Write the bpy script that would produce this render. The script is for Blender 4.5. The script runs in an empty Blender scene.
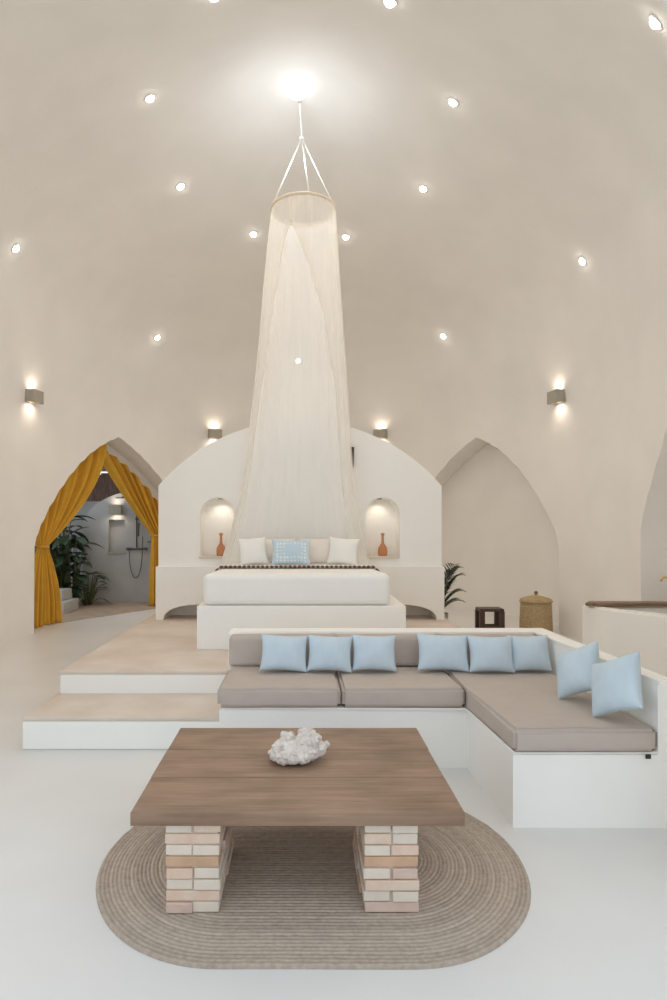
import bpy, bmesh, math, random
from mathutils import Vector, Matrix, noise as mnoise
random.seed(7)
S = bpy.context.scene
COL = S.collection
PI = math.pi
R = math.radians

# ------------------------------------------------------------------ materials
def mat(name, col, rough=0.6, spec=0.3, nscale=None, namt=0.0, bump=0.0, bscale=None, col2=None, stretch=(1, 1, 1), detail=4, metal=0.0):
    m = bpy.data.materials.new(name); m.use_nodes = True
    nt = m.node_tree; b = nt.nodes['Principled BSDF']
    b.inputs['Roughness'].default_value = rough
    b.inputs['Specular IOR Level'].default_value = spec
    b.inputs['Metallic'].default_value = metal
    c = (*col, 1)
    b.inputs['Base Color'].default_value = c
    if nscale:
        tc = nt.nodes.new('ShaderNodeTexCoord'); mp = nt.nodes.new('ShaderNodeMapping')
        mp.inputs['Scale'].default_value = stretch
        nt.links.new(tc.outputs['Object'], mp.inputs['Vector'])
        n = nt.nodes.new('ShaderNodeTexNoise'); n.inputs['Scale'].default_value = nscale; n.inputs['Detail'].default_value = detail
        nt.links.new(mp.outputs[0], n.inputs['Vector'])
        r = nt.nodes.new('ShaderNodeValToRGB')
        c2 = col2 if col2 else tuple(max(0, x * (1 - namt)) for x in col)
        r.color_ramp.elements[0].color = (*c2, 1); r.color_ramp.elements[0].position = 0.3
        r.color_ramp.elements[1].color = c; r.color_ramp.elements[1].position = 0.7
        nt.links.new(n.outputs['Fac'], r.inputs['Fac']); nt.links.new(r.outputs['Color'], b.inputs['Base Color'])
    if bump:
        tc = nt.nodes.new('ShaderNodeTexCoord'); mp = nt.nodes.new('ShaderNodeMapping')
        mp.inputs['Scale'].default_value = stretch
        nt.links.new(tc.outputs['Object'], mp.inputs['Vector'])
        n = nt.nodes.new('ShaderNodeTexNoise'); n.inputs['Scale'].default_value = bscale or 60; n.inputs['Detail'].default_value = 3
        nt.links.new(mp.outputs[0], n.inputs['Vector'])
        bp = nt.nodes.new('ShaderNodeBump'); bp.inputs['Strength'].default_value = bump; bp.inputs['Distance'].default_value = 0.01
        nt.links.new(n.outputs['Fac'], bp.inputs['Height']); nt.links.new(bp.outputs[0], b.inputs['Normal'])
    return m

def emit(name, col, strength):
    m = bpy.data.materials.new(name); m.use_nodes = True
    nt = m.node_tree; nt.nodes.clear()
    o = nt.nodes.new('ShaderNodeOutputMaterial'); e = nt.nodes.new('ShaderNodeEmission')
    e.inputs['Color'].default_value = (*col, 1); e.inputs['Strength'].default_value = strength
    nt.links.new(e.outputs[0], o.inputs['Surface'])
    return m

def sheer(name, col, opacity):
    m = bpy.data.materials.new(name); m.use_nodes = True
    nt = m.node_tree; nt.nodes.clear()
    o = nt.nodes.new('ShaderNodeOutputMaterial')
    d = nt.nodes.new('ShaderNodeBsdfDiffuse'); d.inputs['Color'].default_value = (*col, 1)
    t = nt.nodes.new('ShaderNodeBsdfTranslucent'); t.inputs['Color'].default_value = (*col, 1)
    tr = nt.nodes.new('ShaderNodeBsdfTransparent')
    m1 = nt.nodes.new('ShaderNodeMixShader'); m1.inputs[0].default_value = 0.45
    m2 = nt.nodes.new('ShaderNodeMixShader'); m2.inputs[0].default_value = opacity
    nt.links.new(d.outputs[0], m1.inputs[1]); nt.links.new(t.outputs[0], m1.inputs[2])
    nt.links.new(tr.outputs[0], m2.inputs[1]); nt.links.new(m1.outputs[0], m2.inputs[2])
    nt.links.new(m2.outputs[0], o.inputs['Surface'])
    return m

M = {}
M['plaster'] = mat('lime_plaster', (.91, .875, .825), .75, .2, 1.6, .05, .12, 22)
M['white'] = mat('white_plaster', (.92, .895, .845), .6, .25, 2.5, .03, .10, 25)
M['floor'] = mat('polished_cement', (.765, .75, .73), .34, .4, 1.3, .07, .05, 18)
M['stone'] = mat('cream_stone_screed', (.76, .675, .60), .5, .3, 2.2, 0, .08, 20, col2=(.62, .51, .42))
M['bathfloor'] = mat('brown_stone', (.52, .40, .30), .5, .3, 6, .3)
M['bathwall'] = mat('grey_white_render', (.52, .51, .49), .7, .2, 3, .12, .15, 20)
M['taupe'] = mat('taupe_canvas', (.54, .46, .40), .85, .15, 9, .05, .25, 500)
M['blue'] = mat('pale_blue_linen', (.60, .70, .765), .85, .15, 12, .08, .3, 420)
M['sheet'] = mat('white_cotton', (.88, .86, .82), .8, .15, 5, .02, .2, 14)
M['cream'] = mat('cream_cotton', (.86, .78, .70), .8, .15, 5, .03, .2, 30)
M['dark'] = mat('dark_wood', (.10, .055, .035), .45, .4, 8, .4, .2, 30)
M['shelfwood'] = mat('brown_plank', (.30, .185, .11), .5, .35, 7, .4, .1, 40, stretch=(1, 8, 8))
M['terracotta'] = mat('terracotta', (.62, .27, .12), .55, .35, 10, .15)
M['brass'] = mat('brass', (.75, .5, .18), .3, .5, metal=.9)
M['steel'] = mat('dark_steel', (.16, .15, .14), .35, .5, metal=.7)
M['grey'] = mat('concrete_grey', (.46, .42, .35), .7, .2, 20, .12)
M['basket'] = mat('woven_palm', (.56, .41, .23), .75, .2, 40, .3, .5, 90)
M['mustard'] = mat('mustard_cotton', (.70, .39, .05), .85, .15, 6, .12, .2, 120)
M['leaf'] = mat('dark_leaf', (.045, .085, .04), .45, .4, 5, .4)
M['leaf2'] = mat('mid_leaf', (.07, .13, .06), .45, .4, 5, .4)
M['stem'] = mat('stem', (.12, .13, .05), .6, .3)
M['pot'] = mat('clay_pot', (.45, .40, .35), .7, .2, 8, .1)
M['soil'] = mat('soil', (.06, .045, .03), .9, .1)
M['coral'] = mat('white_coral', (.84, .79, .73), .75, .2, 30, 0, .8, 160, col2=(.70, .60, .53))
M['redbit'] = mat('red_coral', (.55, .13, .09), .6, .3)
M['rope'] = mat('cotton_rope', (.90, .88, .83), .8, .1)
M['hoop'] = mat('cane_hoop', (.74, .64, .50), .6, .3)
M['bead'] = mat('dark_beads', (.16, .09, .06), .7, .2)
M['fence'] = mat('weathered_boards', (.30, .19, .15), .8, .1, 5, .5, .2, 20, stretch=(9, 9, 1))
M['slat'] = mat('roof_slats', (.34, .27, .22), .8, .1, 8, .3)
M['seam'] = mat('taupe_piping', (.40, .33, .28), .85, .1)
M['tag'] = mat('dark_tag', (.05, .05, .05), .7, .1)
M['net'] = sheer('sheer_voile_lit', (.985, .975, .955), .90)  # lit tone of the voile: the back panel's brightness is put into its colour
M['net_shaded'] = sheer('ecru_voile_shaded', (.90, .86, .79), .50)  # beige voile with the shade on the front drapes put into its colour
M['sky_lens'] = emit('skylight_glow', (.98, .99, 1), 2.2)
M['lens'] = emit('downlight_glow', (1, .95, .86), 16)
M['warm'] = emit('warm_bulb', (1, .84, .64), 4)
M['brick_a'] = mat('pale_brick', (.74, .61, .49), .8, .15, 14, 0, .3, 60, col2=(.72, .50, .38))
M['brick_b'] = mat('cream_brick', (.76, .66, .55), .8, .15, 10, .1, .3, 60)
M['brick_c'] = mat('orange_brick', (.66, .43, .28), .8, .15, 12, .2, .3, 60)
M['brick_d'] = mat('pink_brick', (.70, .52, .43), .8, .15, 12, .15, .3, 60)
M['mortar'] = mat('mortar', (.68, .60, .51), .9, .1)

def wood_mat():
    m = bpy.data.materials.new('brown_teak_boards'); m.use_nodes = True
    nt = m.node_tree; b = nt.nodes['Principled BSDF']; L = nt.links.new; N = nt.nodes.new
    b.inputs['Roughness'].default_value = .5; b.inputs['Specular IOR Level'].default_value = .35
    tc = N('ShaderNodeTexCoord'); mp = N('ShaderNodeMapping'); mp.inputs['Scale'].default_value = (1.0, 14, 14)
    L(tc.outputs['Object'], mp.inputs['Vector'])
    n = N('ShaderNodeTexNoise'); n.inputs['Scale'].default_value = 3.0; n.inputs['Detail'].default_value = 7; n.inputs['Distortion'].default_value = .6
    L(mp.outputs[0], n.inputs['Vector'])
    r = N('ShaderNodeValToRGB'); e = r.color_ramp.elements
    e[0].position = .2; e[0].color = (.25, .155, .10, 1); e[1].position = .8; e[1].color = (.41, .27, .18, 1)
    L(n.outputs['Fac'], r.inputs['Fac'])
    n2 = N('ShaderNodeTexNoise'); n2.inputs['Scale'].default_value = 3.2; n2.inputs['Detail'].default_value = 3
    mp2 = N('ShaderNodeMapping'); mp2.inputs['Scale'].default_value = (1, 2.2, 1); L(tc.outputs['Object'], mp2.inputs['Vector']); L(mp2.outputs[0], n2.inputs['Vector'])
    r2 = N('ShaderNodeValToRGB'); e = r2.color_ramp.elements
    e[0].position = .3; e[0].color = (.62, .60, .58, 1); e[1].position = .6; e[1].color = (1, 1, 1, 1)
    L(n2.outputs['Fac'], r2.inputs['Fac'])
    mx = N('ShaderNodeMixRGB'); mx.blend_type = 'MULTIPLY'; mx.inputs[0].default_value = .8
    L(r.outputs[0], mx.inputs[1]); L(r2.outputs[0], mx.inputs[2]); L(mx.outputs[0], b.inputs['Base Color'])
    bp = N('ShaderNodeBump'); bp.inputs['Strength'].default_value = .25; bp.inputs['Distance'].default_value = .004
    L(n.outputs['Fac'], bp.inputs['Height']); L(bp.outputs[0], b.inputs['Normal'])
    return m
M['wood'] = wood_mat()

def rug_mat():
    m = bpy.data.materials.new('braided_jute'); m.use_nodes = True
    nt = m.node_tree; b = nt.nodes['Principled BSDF']; L = nt.links.new; N = nt.nodes.new
    b.inputs['Roughness'].default_value = .9; b.inputs['Specular IOR Level'].default_value = .1
    at = N('ShaderNodeAttribute'); at.attribute_name = 'braid'
    tc = N('ShaderNodeTexCoord'); n = N('ShaderNodeTexNoise'); n.inputs['Scale'].default_value = 55; n.inputs['Detail'].default_value = 4
    L(tc.outputs['Object'], n.inputs['Vector'])
    ad = N('ShaderNodeMath'); ad.operation = 'MULTIPLY_ADD'; ad.inputs[1].default_value = .75
    L(n.outputs['Fac'], ad.inputs[0]); L(at.outputs['Fac'], ad.inputs[2])
    r = N('ShaderNodeValToRGB'); e = r.color_ramp.elements
    e[0].position = .1; e[0].color = (.34, .275, .22, 1); e[1].position = .95; e[1].color = (.64, .545, .45, 1)
    L(ad.outputs[0], r.inputs['Fac']); L(r.outputs[0], b.inputs['Base Color'])
    return m
M['rug'] = rug_mat()

def dotted_mat():
    m = bpy.data.materials.new('blue_embroidered_cotton'); m.use_nodes = True
    nt = m.node_tree; b = nt.nodes['Principled BSDF']; L = nt.links.new; N = nt.nodes.new
    b.inputs['Roughness'].default_value = .85
    tc = N('ShaderNodeTexCoord'); v = N('ShaderNodeTexVoronoi'); v.inputs['Scale'].default_value = 26; v.inputs['Randomness'].default_value = .25
    L(tc.outputs['Object'], v.inputs['Vector'])
    r = N('ShaderNodeValToRGB'); e = r.color_ramp.elements
    e[0].position = .25; e[0].color = (.80, .84, .86, 1); e[1].position = .42; e[1].color = (.54, .67, .76, 1)
    L(v.outputs['Distance'], r.inputs['Fac']); L(r.outputs[0], b.inputs['Base Color'])
    return m
M['dots'] = dotted_mat()

# ------------------------------------------------------------------ helpers
def link(name, me, m, parent=None, loc=None, rot=None, smooth=False, sharp=None):
    o = bpy.data.objects.new(name, me); COL.objects.link(o)
    if m is not None:
        for mm in (m if isinstance(m, (list, tuple)) else [m]): me.materials.append(mm)
    if smooth:
        me.polygons.foreach_set('use_smooth', [True] * len(me.polygons))
        if sharp: me.set_sharp_from_angle(angle=R(sharp))
    if parent is not None: o.parent = parent
    if loc is not None: o.location = loc
    if rot is not None: o.rotation_euler = rot
    return o

def mk(name, vs, fs, m, parent=None, **k):
    me = bpy.data.meshes.new(name); me.from_pydata([tuple(v) for v in vs], [], fs); me.validate(); me.update()
    return link(name, me, m, parent, **k)

def from_bm(name, bm, m, parent=None, **k):
    me = bpy.data.meshes.new(name); bmesh.ops.recalc_face_normals(bm, faces=bm.faces); bm.to_mesh(me); bm.free()
    return link(name, me, m, parent, **k)

def bx(bm, lo, hi, bev=0.0, seg=2, mi=0, mtx=None):
    t = bmesh.new()
    bmesh.ops.create_cube(t, size=1)
    c = [(a + b) / 2 for a, b in zip(lo, hi)]; d = [b - a for a, b in zip(lo, hi)]
    for v in t.verts: v.co = Vector((v.co.x * d[0] + c[0], v.co.y * d[1] + c[1], v.co.z * d[2] + c[2]))
    if bev: bmesh.ops.bevel(t, geom=t.edges[:], offset=bev, segments=seg, profile=.5, affect='EDGES')
    merge(bm, t, mi, mtx)

def merge(bm, t, mi=0, mtx=None):
    mp = {}
    for v in t.verts: mp[v] = bm.verts.new(mtx @ v.co if mtx else v.co)
    for f in t.faces:
        try:
            nf = bm.faces.new([mp[v] for v in f.verts]); nf.material_index = mi; nf.smooth = f.smooth
        except ValueError: pass
    t.free()

def prism(bm, poly, axis, a, b, mi=0):
    """extrude a 2D polygon along axis 0/1/2 from a to b"""
    def p3(p, h):
        if axis == 0: return (h, p[0], p[1])
        if axis == 1: return (p[0], h, p[1])
        return (p[0], p[1], h)
    A = [bm.verts.new(p3(p, a)) for p in poly]; B = [bm.verts.new(p3(p, b)) for p in poly]
    fs = [bm.faces.new(A), bm.faces.new(B[::-1])]
    n = len(poly)
    for i in range(n): fs.append(bm.faces.new((A[i], B[i], B[(i + 1) % n], A[(i + 1) % n])))
    for f in fs: f.material_index = mi

def tube(bm, pts, rad, n=8, cap=True, mi=0):
    pts = [Vector(p) for p in pts]; rings = []
    up = Vector((0, 0, 1))
    for i, p in enumerate(pts):
        d = (pts[min(i + 1, len(pts) - 1)] - pts[max(i - 1, 0)]).normalized()
        ref = up if abs(d.dot(up)) < .95 else Vector((1, 0, 0))
        a = d.cross(ref).normalized(); b = d.cross(a).normalized()
        r = rad[i] if isinstance(rad, (list, tuple)) else rad
        rings.append([bm.verts.new(p + (a * math.cos(2 * PI * k / n) + b * math.sin(2 * PI * k / n)) * r) for k in range(n)])
    for i in range(len(rings) - 1):
        for k in range(n):
            f = bm.faces.new((rings[i][k], rings[i][(k + 1) % n], rings[i + 1][(k + 1) % n], rings[i + 1][k])); f.smooth = True; f.material_index = mi
    if cap:
        for q in (rings[0][::-1], rings[-1]):
            f = bm.faces.new(q); f.material_index = mi

def lathe(bm, prof, n=32, mi=0, wob=None):
    rings = []
    for r, z in prof:
        if r < 1e-5: rings.append([bm.verts.new((0, 0, z))])
        else: rings.append([bm.verts.new((r * math.cos(2 * PI * k / n), r * math.sin(2 * PI * k / n), z)) for k in range(n)])
    for i in range(len(rings) - 1):
        a, b = rings[i], rings[i + 1]
        for k in range(n):
            k2 = (k + 1) % n
            q = [a[k % len(a)], a[k2 % len(a)], b[k2 % len(b)], b[k % len(b)]]
            q = list(dict.fromkeys(q))
            if len(q) > 2:
                f = bm.faces.new(q); f.smooth = True; f.material_index = mi

def grid(vs2d, closed_u=False):
    """vs2d: rows of points -> verts, faces"""
    nr, nc = len(vs2d), len(vs2d[0]); vs = [p for r in vs2d for p in r]; fs = []
    for i in range(nr - 1):
        for j in range(nc if closed_u else nc - 1):
            j2 = (j + 1) % nc
            fs.append((i * nc + j, i * nc + j2, (i + 1) * nc + j2, (i + 1) * nc + j))
    return vs, fs

def boolean(o, cutters):
    for c in cutters:
        md = o.modifiers.new('b', 'BOOLEAN'); md.operation = 'DIFFERENCE'; md.solver = 'EXACT'; md.object = c
    dg = bpy.context.evaluated_depsgraph_get(); dg.update()
    me = bpy.data.meshes.new_from_object(o.evaluated_get(dg))
    o.modifiers.clear(); old = o.data; o.data = me; bpy.data.meshes.remove(old)
    for c in cutters:
        d = c.data; bpy.data.objects.remove(c); bpy.data.meshes.remove(d)

def smooth(o, ang=30):
    me = o.data
    me.polygons.foreach_set('use_smooth', [True] * len(me.polygons)); me.set_sharp_from_angle(angle=R(ang)); me.update()

def struct(o): o['kind'] = 'structure'; return o
def tag(o, label, cat, group=None):
    o['label'] = label; o['category'] = cat
    if group: o['group'] = group
    return o
def thing(name, label, cat, loc=(0, 0, 0), rz=0.0, group=None):
    o = bpy.data.objects.new(name, None); COL.objects.link(o); o.location = loc; o.rotation_euler = (0, 0, rz)
    o.empty_display_size = .1
    return tag(o, label, cat, group)
def copy_tree(o, parent=None):
    c = o.copy(); COL.objects.link(c)
    if parent is not None: c.parent = parent
    for ch in list(o.children): copy_tree(ch, c)
    return c
def area(name, loc, rot, size, energy, col=(1, 1, 1), parent=None, portal=False, size_y=None):
    l = bpy.data.lights.new(name, 'AREA'); l.size = size; l.energy = energy; l.color = col
    if size_y: l.shape = 'RECTANGLE'; l.size_y = size_y
    if portal: l.cycles.is_portal = True
    o = bpy.data.objects.new(name, l); COL.objects.link(o); o.location = loc; o.rotation_euler = rot
    if parent: o.parent = parent
    return o
def spot(name, loc, d, energy, col, ang, blend=.6, rad=.02, parent=None):
    l = bpy.data.lights.new(name, 'SPOT'); l.energy = energy; l.color = col; l.spot_size = R(ang); l.spot_blend = blend; l.shadow_soft_size = rad
    o = bpy.data.objects.new(name, l); COL.objects.link(o); o.location = loc
    o.rotation_euler = Vector(d).to_track_quat('-Z', 'Y').to_euler()
    if parent: o.parent = parent
    return o

# ------------------------------------------------------------------ the domed room
# profile: (rx, ry, yc, z)
PROF = [(3.80, 5.02, 7.47, -.06), (3.79, 5.01, 7.47, 1.2), (3.78, 5.0, 7.47, 2.5), (3.75, 4.99, 7.47, 3.3), (3.62, 4.90, 7.43, 4.05), (3.37, 4.66, 7.35, 4.71),
        (2.66, 3.60, 7.18, 5.30), (1.70, 2.16, 7.05, 5.76), (.85, 1.04, 6.95, 6.14), (0, 0, 6.90, 6.42)]
XC = -.03
def cr(p0, p1, p2, p3, t):
    return tuple(.5 * ((2 * b) + (-a + c) * t + (2 * a - 5 * b + 4 * c - d) * t * t + (-a + 3 * b - 3 * c + d) * t ** 3) for a, b, c, d in zip(p0, p1, p2, p3))
def prof_dense(step=8):
    out = []
    P = PROF
    for i in range(len(P) - 1):
        p0 = P[max(i - 1, 0)]; p3 = P[i + 2] if i + 2 < len(P) else (-P[i][0], -P[i][1], P[i][2], P[i][3])
        for k in range(step): out.append(cr(p0, P[i], P[i + 1], p3, k / step))
    out.append(P[-1]); return out
PD = prof_dense()
def at_z(z):
    for a, b in zip(PD, PD[1:]):
        if a[3] <= z <= b[3]:
            t = (z - a[3]) / max(1e-9, b[3] - a[3]); return tuple(x + (y - x) * t for x, y in zip(a, b))
    return PD[0] if z < 0 else PD[-1]
def wp(phi, z, off=0.0):
    rx, ry, yc, _ = at_z(z); p = R(phi)
    return Vector((XC + (rx + off) * math.cos(p), yc + (ry + off) * math.sin(p), z))
def wnormal(phi, z):
    a = wp(phi + .5, z) - wp(phi - .5, z); b = wp(phi, z + .03) - wp(phi, z - .03)
    n = a.cross(b).normalized()
    if n.dot(Vector((XC, 7.2, 2.5)) - wp(phi, z)) < 0: n = -n
    return n

ZS = 3.7
def shell(name, zs, th, phis, closed=True, m=None, apex=False):
    rows_i = [[wp(p, z) for p in phis] for z in zs]
    rows_o = [[wp(p, z, th) for p in phis] for z in zs]
    n = len(phis); nz = len(zs)
    vs = [v for r in rows_i for v in r] + [v for r in rows_o for v in r]; fs = []
    o = n * nz; rng = n if closed else n - 1
    for i in range(nz - 1):
        for j in range(rng):
            k = (j + 1) % n
            fs.append((i * n + j, (i + 1) * n + j, (i + 1) * n + k, i * n + k))
            fs.append((o + i * n + j, o + i * n + k, o + (i + 1) * n + k, o + (i + 1) * n + j))
    for j in range(rng):
        k = (j + 1) % n
        fs.append((j, k, o + k, o + j))
        if not apex:
            t = (nz - 1) * n; fs.append((t + j, o + t + j, o + t + k, t + k))
    if not closed:
        for i in range(nz - 1):
            fs.append((i * n, o + i * n, o + (i + 1) * n, (i + 1) * n))
            e = n - 1; fs.append((i * n + e, (i + 1) * n + e, o + (i + 1) * n + e, o + i * n + e))
    if apex:
        t = (nz - 1) * n; rx, ry, yc, z = PD[-1]
        vs.append(Vector((XC, yc, z))); ai = len(vs) - 1
        vs.append(Vector((XC, yc, z + th))); ao = len(vs) - 1
        for j in range(n):
            k = (j + 1) % n
            fs.append((t + j, ai, t + k)); fs.append((o + t + j, o + t + k, ao))
    me = bpy.data.meshes.new(name); me.from_pydata([tuple(v) for v in vs], [], fs); me.update()
    bm = bmesh.new(); bm.from_mesh(me); bmesh.ops.recalc_face_normals(bm, faces=bm.faces); bm.to_mesh(me); bm.free()
    return link(name, me, m)

phis = [i * 2.5 for i in range(144)]
wall = shell('wall_round', [-.05, .6, 1.2, 1.8, 2.2, 2.6, 2.9, 3.15, 3.3, 3.45, ZS], .5, phis, m=M['plaster'])
zs2 = [ZS] + [p[3] for p in PD if p[3] > ZS + .02][:-1]
ceil = shell('ceiling', zs2, .3, phis, m=M['plaster'], apex=True)
struct(wall); struct(ceil)

AP = [(22.7, 1.22), (22.2, 1.34), (21.0, 1.52), (18.7, 1.78), (16, 2.04), (13.3, 2.27), (10.5, 2.48), (7.7, 2.66), (5, 2.80), (2.4, 2.915), (0, 3.0)]
def arch_cutter(pc, sp=1.0, sz=1.0, off0=-.7, off1=1.5):
    half = [(d * sp, z * sz) for d, z in AP]
    pts = [(pc + half[0][0], -.5)] + [(pc + d, z) for d, z in half] + [(pc - d, z) for d, z in half[::-1][1:]] + [(pc - half[0][0], -.5)]
    A = [wp(p, max(z, -.05), off0) for p, z in pts]; B = [wp(p, max(z, -.05), off1) for p, z in pts]
    for (p, z), a, b in zip(pts, A, B): a.z = z; b.z = z
    n = len(pts); bm = bmesh.new()
    VA = [bm.verts.new(v) for v in A]; VB = [bm.verts.new(v) for v in B]
    bm.faces.new(VA); bm.faces.new(VB[::-1])
    for i in range(n): bm.faces.new((VA[i], VB[i], VB[(i + 1) % n], VA[(i + 1) % n]))
    bmesh.ops.triangulate(bm, faces=[f for f in bm.faces if len(f.verts) > 4])
    return from_bm('cut', bm, None)

def front_cutter():
    bm = bmesh.new()
    pts = [(-2.8, -.5), (-2.8, 3.6)]
    for i in range(1, 12):
        t = i / 12; pts.append((-2.8 + 2.8 * (1 - math.cos(t * PI / 2)), 3.6 + 1.3 * math.sin(t * PI / 2)))
    pts += [(0, 4.92)] + [(-x, z) for x, z in pts[::-1]]
    prism(bm, pts, 1, .5, 3.7)
    return from_bm('cut', bm, None)
boolean(wall, [arch_cutter(143.5), arch_cutter(37.2), arch_cutter(-34, 26 / 22.7, 1.2), front_cutter()])
boolean(ceil, [front_cutter()])
smooth(wall, 35); smooth(ceil, 35)
# closing walls behind the two blind arches
def closer(name, p0, p1, zt):
    ph = [p0 + (p1 - p0) * i / 28 for i in range(29)]
    vs = []
    zs = [-.05, 1, 2, 2.6, 3.0, zt]
    def q(p, z, off):
        v = wp(p, 1.2, off); v.z = z; return v
    ni = [[q(p, z, .5) for p in ph] for z in zs]; no = [[q(p, z, .7) for p in ph] for z in zs]
    v1, f1 = grid(ni); v2, f2 = grid(no); k = len(v1); nc, nr = len(ph), len(zs)
    fs = f1 + [tuple(k + i for i in f[::-1]) for f in f2]
    loop = [i for i in range(nc)] + [r * nc + nc - 1 for r in range(1, nr)] + [(nr - 1) * nc + i for i in range(nc - 2, -1, -1)] + [r * nc for r in range(nr - 2, 0, -1)]
    for a, b in zip(loop, loop[1:] + loop[:1]): fs.append((a, k + a, k + b, b))
    me = bpy.data.meshes.new(name); me.from_pydata([tuple(v) for v in v1 + v2], [], fs)
    bm = bmesh.new(); bm.from_mesh(me); bmesh.ops.recalc_face_normals(bm, faces=bm.faces); bm.to_mesh(me); bm.free()
    o = link(name, me, M['plaster'])
    smooth(o, 35); return struct(o)
closer('wall_alcove', 10, 64, 3.4)
arch_rear = closer('wall_bath_arch', 117, 170, 3.4)
boolean(arch_rear, [arch_cutter(143.5, .92, .95)]); smooth(arch_rear, 35)
closer('wall_bathing_niche', -64, -4, 3.7)

bm = bmesh.new(); bx(bm, (-4.5, -3.6, 5.0), (4.5, 2.3, 5.2)); struct(from_bm('light_blocker_slab', bm, M['white']))  # unseen slab added to keep sky light off the front floor
# floor and the ground outside
bm = bmesh.new(); bx(bm, (-6.2, -4, -.3), (6.2, 13.6, 0)); struct(from_bm('floor', bm, M['floor']))
# ------------------------------------------------------------------ platform and steps
bm = bmesh.new(); bx(bm, (-1.862, 4.15, 0), (-.53, 4.76, .192), .012); o = from_bm('step_lower', bm, M['white']); struct(o)
bm = bmesh.new(); bx(bm, (-1.862, 4.15, .192), (-.53, 4.76, .222), .010); o = from_bm('step_tread', bm, M['stone']); struct(o)
bm = bmesh.new(); bx(bm, (-1.835, 4.735, 0), (1.76, 8.1, .365), .012); o = from_bm('floor_platform', bm, M['white']); struct(o)
bm = bmesh.new(); bx(bm, (-1.835, 4.735, .365), (1.76, 8.1, .395), .010); o = from_bm('floor_platform_top', bm, M['stone']); struct(o)

# ------------------------------------------------------------------ headboard wall with niches
bm = bmesh.new()
pts = [(-1.69, 1.0), (-1.69, 1.98)]
for i in range(1, 40):
    x = -1.69 + 3.38 * i / 40; pts.append((x, .54 + math.sqrt(2.22 ** 2 - x * x)))
pts += [(1.69, 1.98), (1.69, 1.0)]
prism(bm, pts, 1, 7.4, 8.05)
head = struct(from_bm('wall_headboard', bm, M['white']))
cut = []
NX = (-.99, .99)
for cx in NX:
    bm = bmesh.new()
    pts = [(cx - .2, 1.12), (cx - .2, 1.64)] + [(cx - .2 * math.cos(a), 1.64 + .2 * math.sin(a)) for a in [PI * i / 16 for i in range(1, 16)]] + [(cx + .2, 1.64), (cx + .2, 1.12)]
    prism(bm, pts, 1, 7.0, 7.68); cut.append(from_bm('cut', bm, None))
boolean(head, cut); smooth(head, 40)
bm = bmesh.new(); bx(bm, (-1.70, 7.3, .395), (1.70, 8.05, 1.02))
low = struct(from_bm('wall_headboard_ledge', bm, M['white']))
cut = []
for cx in (-1.19, 1.19):
    bm = bmesh.new()
    pts = [(cx - .42, .30)] + [(cx - .42 * math.cos(a), .395 + .18 * math.sin(a) ** .85) for a in [PI * i / 24 for i in range(0, 25)]] + [(cx + .42, .30)]
    pts = pts[:1] + pts[1:]
    prism(bm, pts, 1, 7.0, 7.7); cut.append(from_bm('cut', bm, None))
boolean(low, cut); smooth(low, 40)
# niche sills, lamps, bottles
def bottle(label, x, y, z):
    t = thing('terracotta_bottle', label, 'bottle', (x, y, z), 0, 'bottles in the headboard niches')
    bm = bmesh.new()
    lathe(bm, [(0, 0), (.048, 0), (.055, .012), (.057, .05), (.053, .095), (.036, .125), (.019, .15), (.015, .18), (.015, .25)], 28)
    from_bm('body', bm, M['terracotta'], t)
    bm = bmesh.new(); lathe(bm, [(.013, .245), (.021, .248), (.022, .27), (.018, .277), (.010, .277), (.010, .25)], 24)
    from_bm('rim', bm, M['terracotta'], t)
    return t
bottle('slim terracotta bottle in the niche left of the bed', -.955, 7.5, 1.14)
bottle('slim terracotta bottle in the niche right of the bed', 1.0, 7.5, 1.14)
for side, cx in zip(('left', 'right'), NX):
    bm = bmesh.new(); bx(bm, (cx - .215, 7.37, 1.115), (cx + .2, 7.66, 1.14), .004)
    o = from_bm('niche_shelf', bm, M['stone']); tag(o, 'thin stone shelf in the arched niche %s of the bed' % side, 'shelf', 'niche shelves')
    t = thing('niche_light', 'tiny warm spotlight in the top of the %s bed niche' % side, 'light', (cx + (.03 if side == 'left' else -.03), 7.52, 1.825), 0, 'niche spotlights')
    bm = bmesh.new(); lathe(bm, [(.0, .03), (.03, .03), (.03, -.004), (.022, -.004), (.022, .012)], 20); from_bm('housing', bm, M['grey'], t)
    bm = bmesh.new(); lathe(bm, [(0, .008), (.021, .008)], 16); from_bm('lens', bm, M['warm'], t)
    spot('niche_spot', (0, -.0, -.012), (0, .35, -1), 1.3, (1, .90, .74), 120, .8, .02, t)

# ------------------------------------------------------------------ bed
bm = bmesh.new(); bx(bm, (-.92, 5.525, .395), (.945, 7.295, .787), .008)
tag(from_bm('masonry_bed', bm, M['white']), 'white plastered masonry bed plinth on the raised platform', 'bed')
def puffy(name, lo, hi, r, m, parent=None, puff=.012, seed=0, n=(30, 30, 6), amp=.004):
    bm = bmesh.new(); bx(bm, lo, hi, r, 5)
    bmesh.ops.subdivide_edges(bm, edges=[e for e in bm.edges if e.calc_length() > .15], cuts=14, use_grid_fill=True)
    cx, cy = (lo[0] + hi[0]) / 2, (lo[1] + hi[1]) / 2
    for v in bm.verts:
        u = (v.co.x - cx) / (hi[0] - lo[0]) * 2; w = (v.co.y - cy) / (hi[1] - lo[1]) * 2
        k = (v.co.z - lo[2]) / (hi[2] - lo[2])
        f = max(0, (1 - u ** 4)) * max(0, (1 - w ** 4))
        v.co.z += puff * f * k
        v.co += Vector((mnoise.noise(v.co * 4 + Vector((seed, 0, 0))), mnoise.noise(v.co * 4 + Vector((0, seed, 5))), 0)) * amp
    o = from_bm(name, bm, m, parent); smooth(o, 60); o.modifiers.new('wn', 'WEIGHTED_NORMAL'); return o
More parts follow.
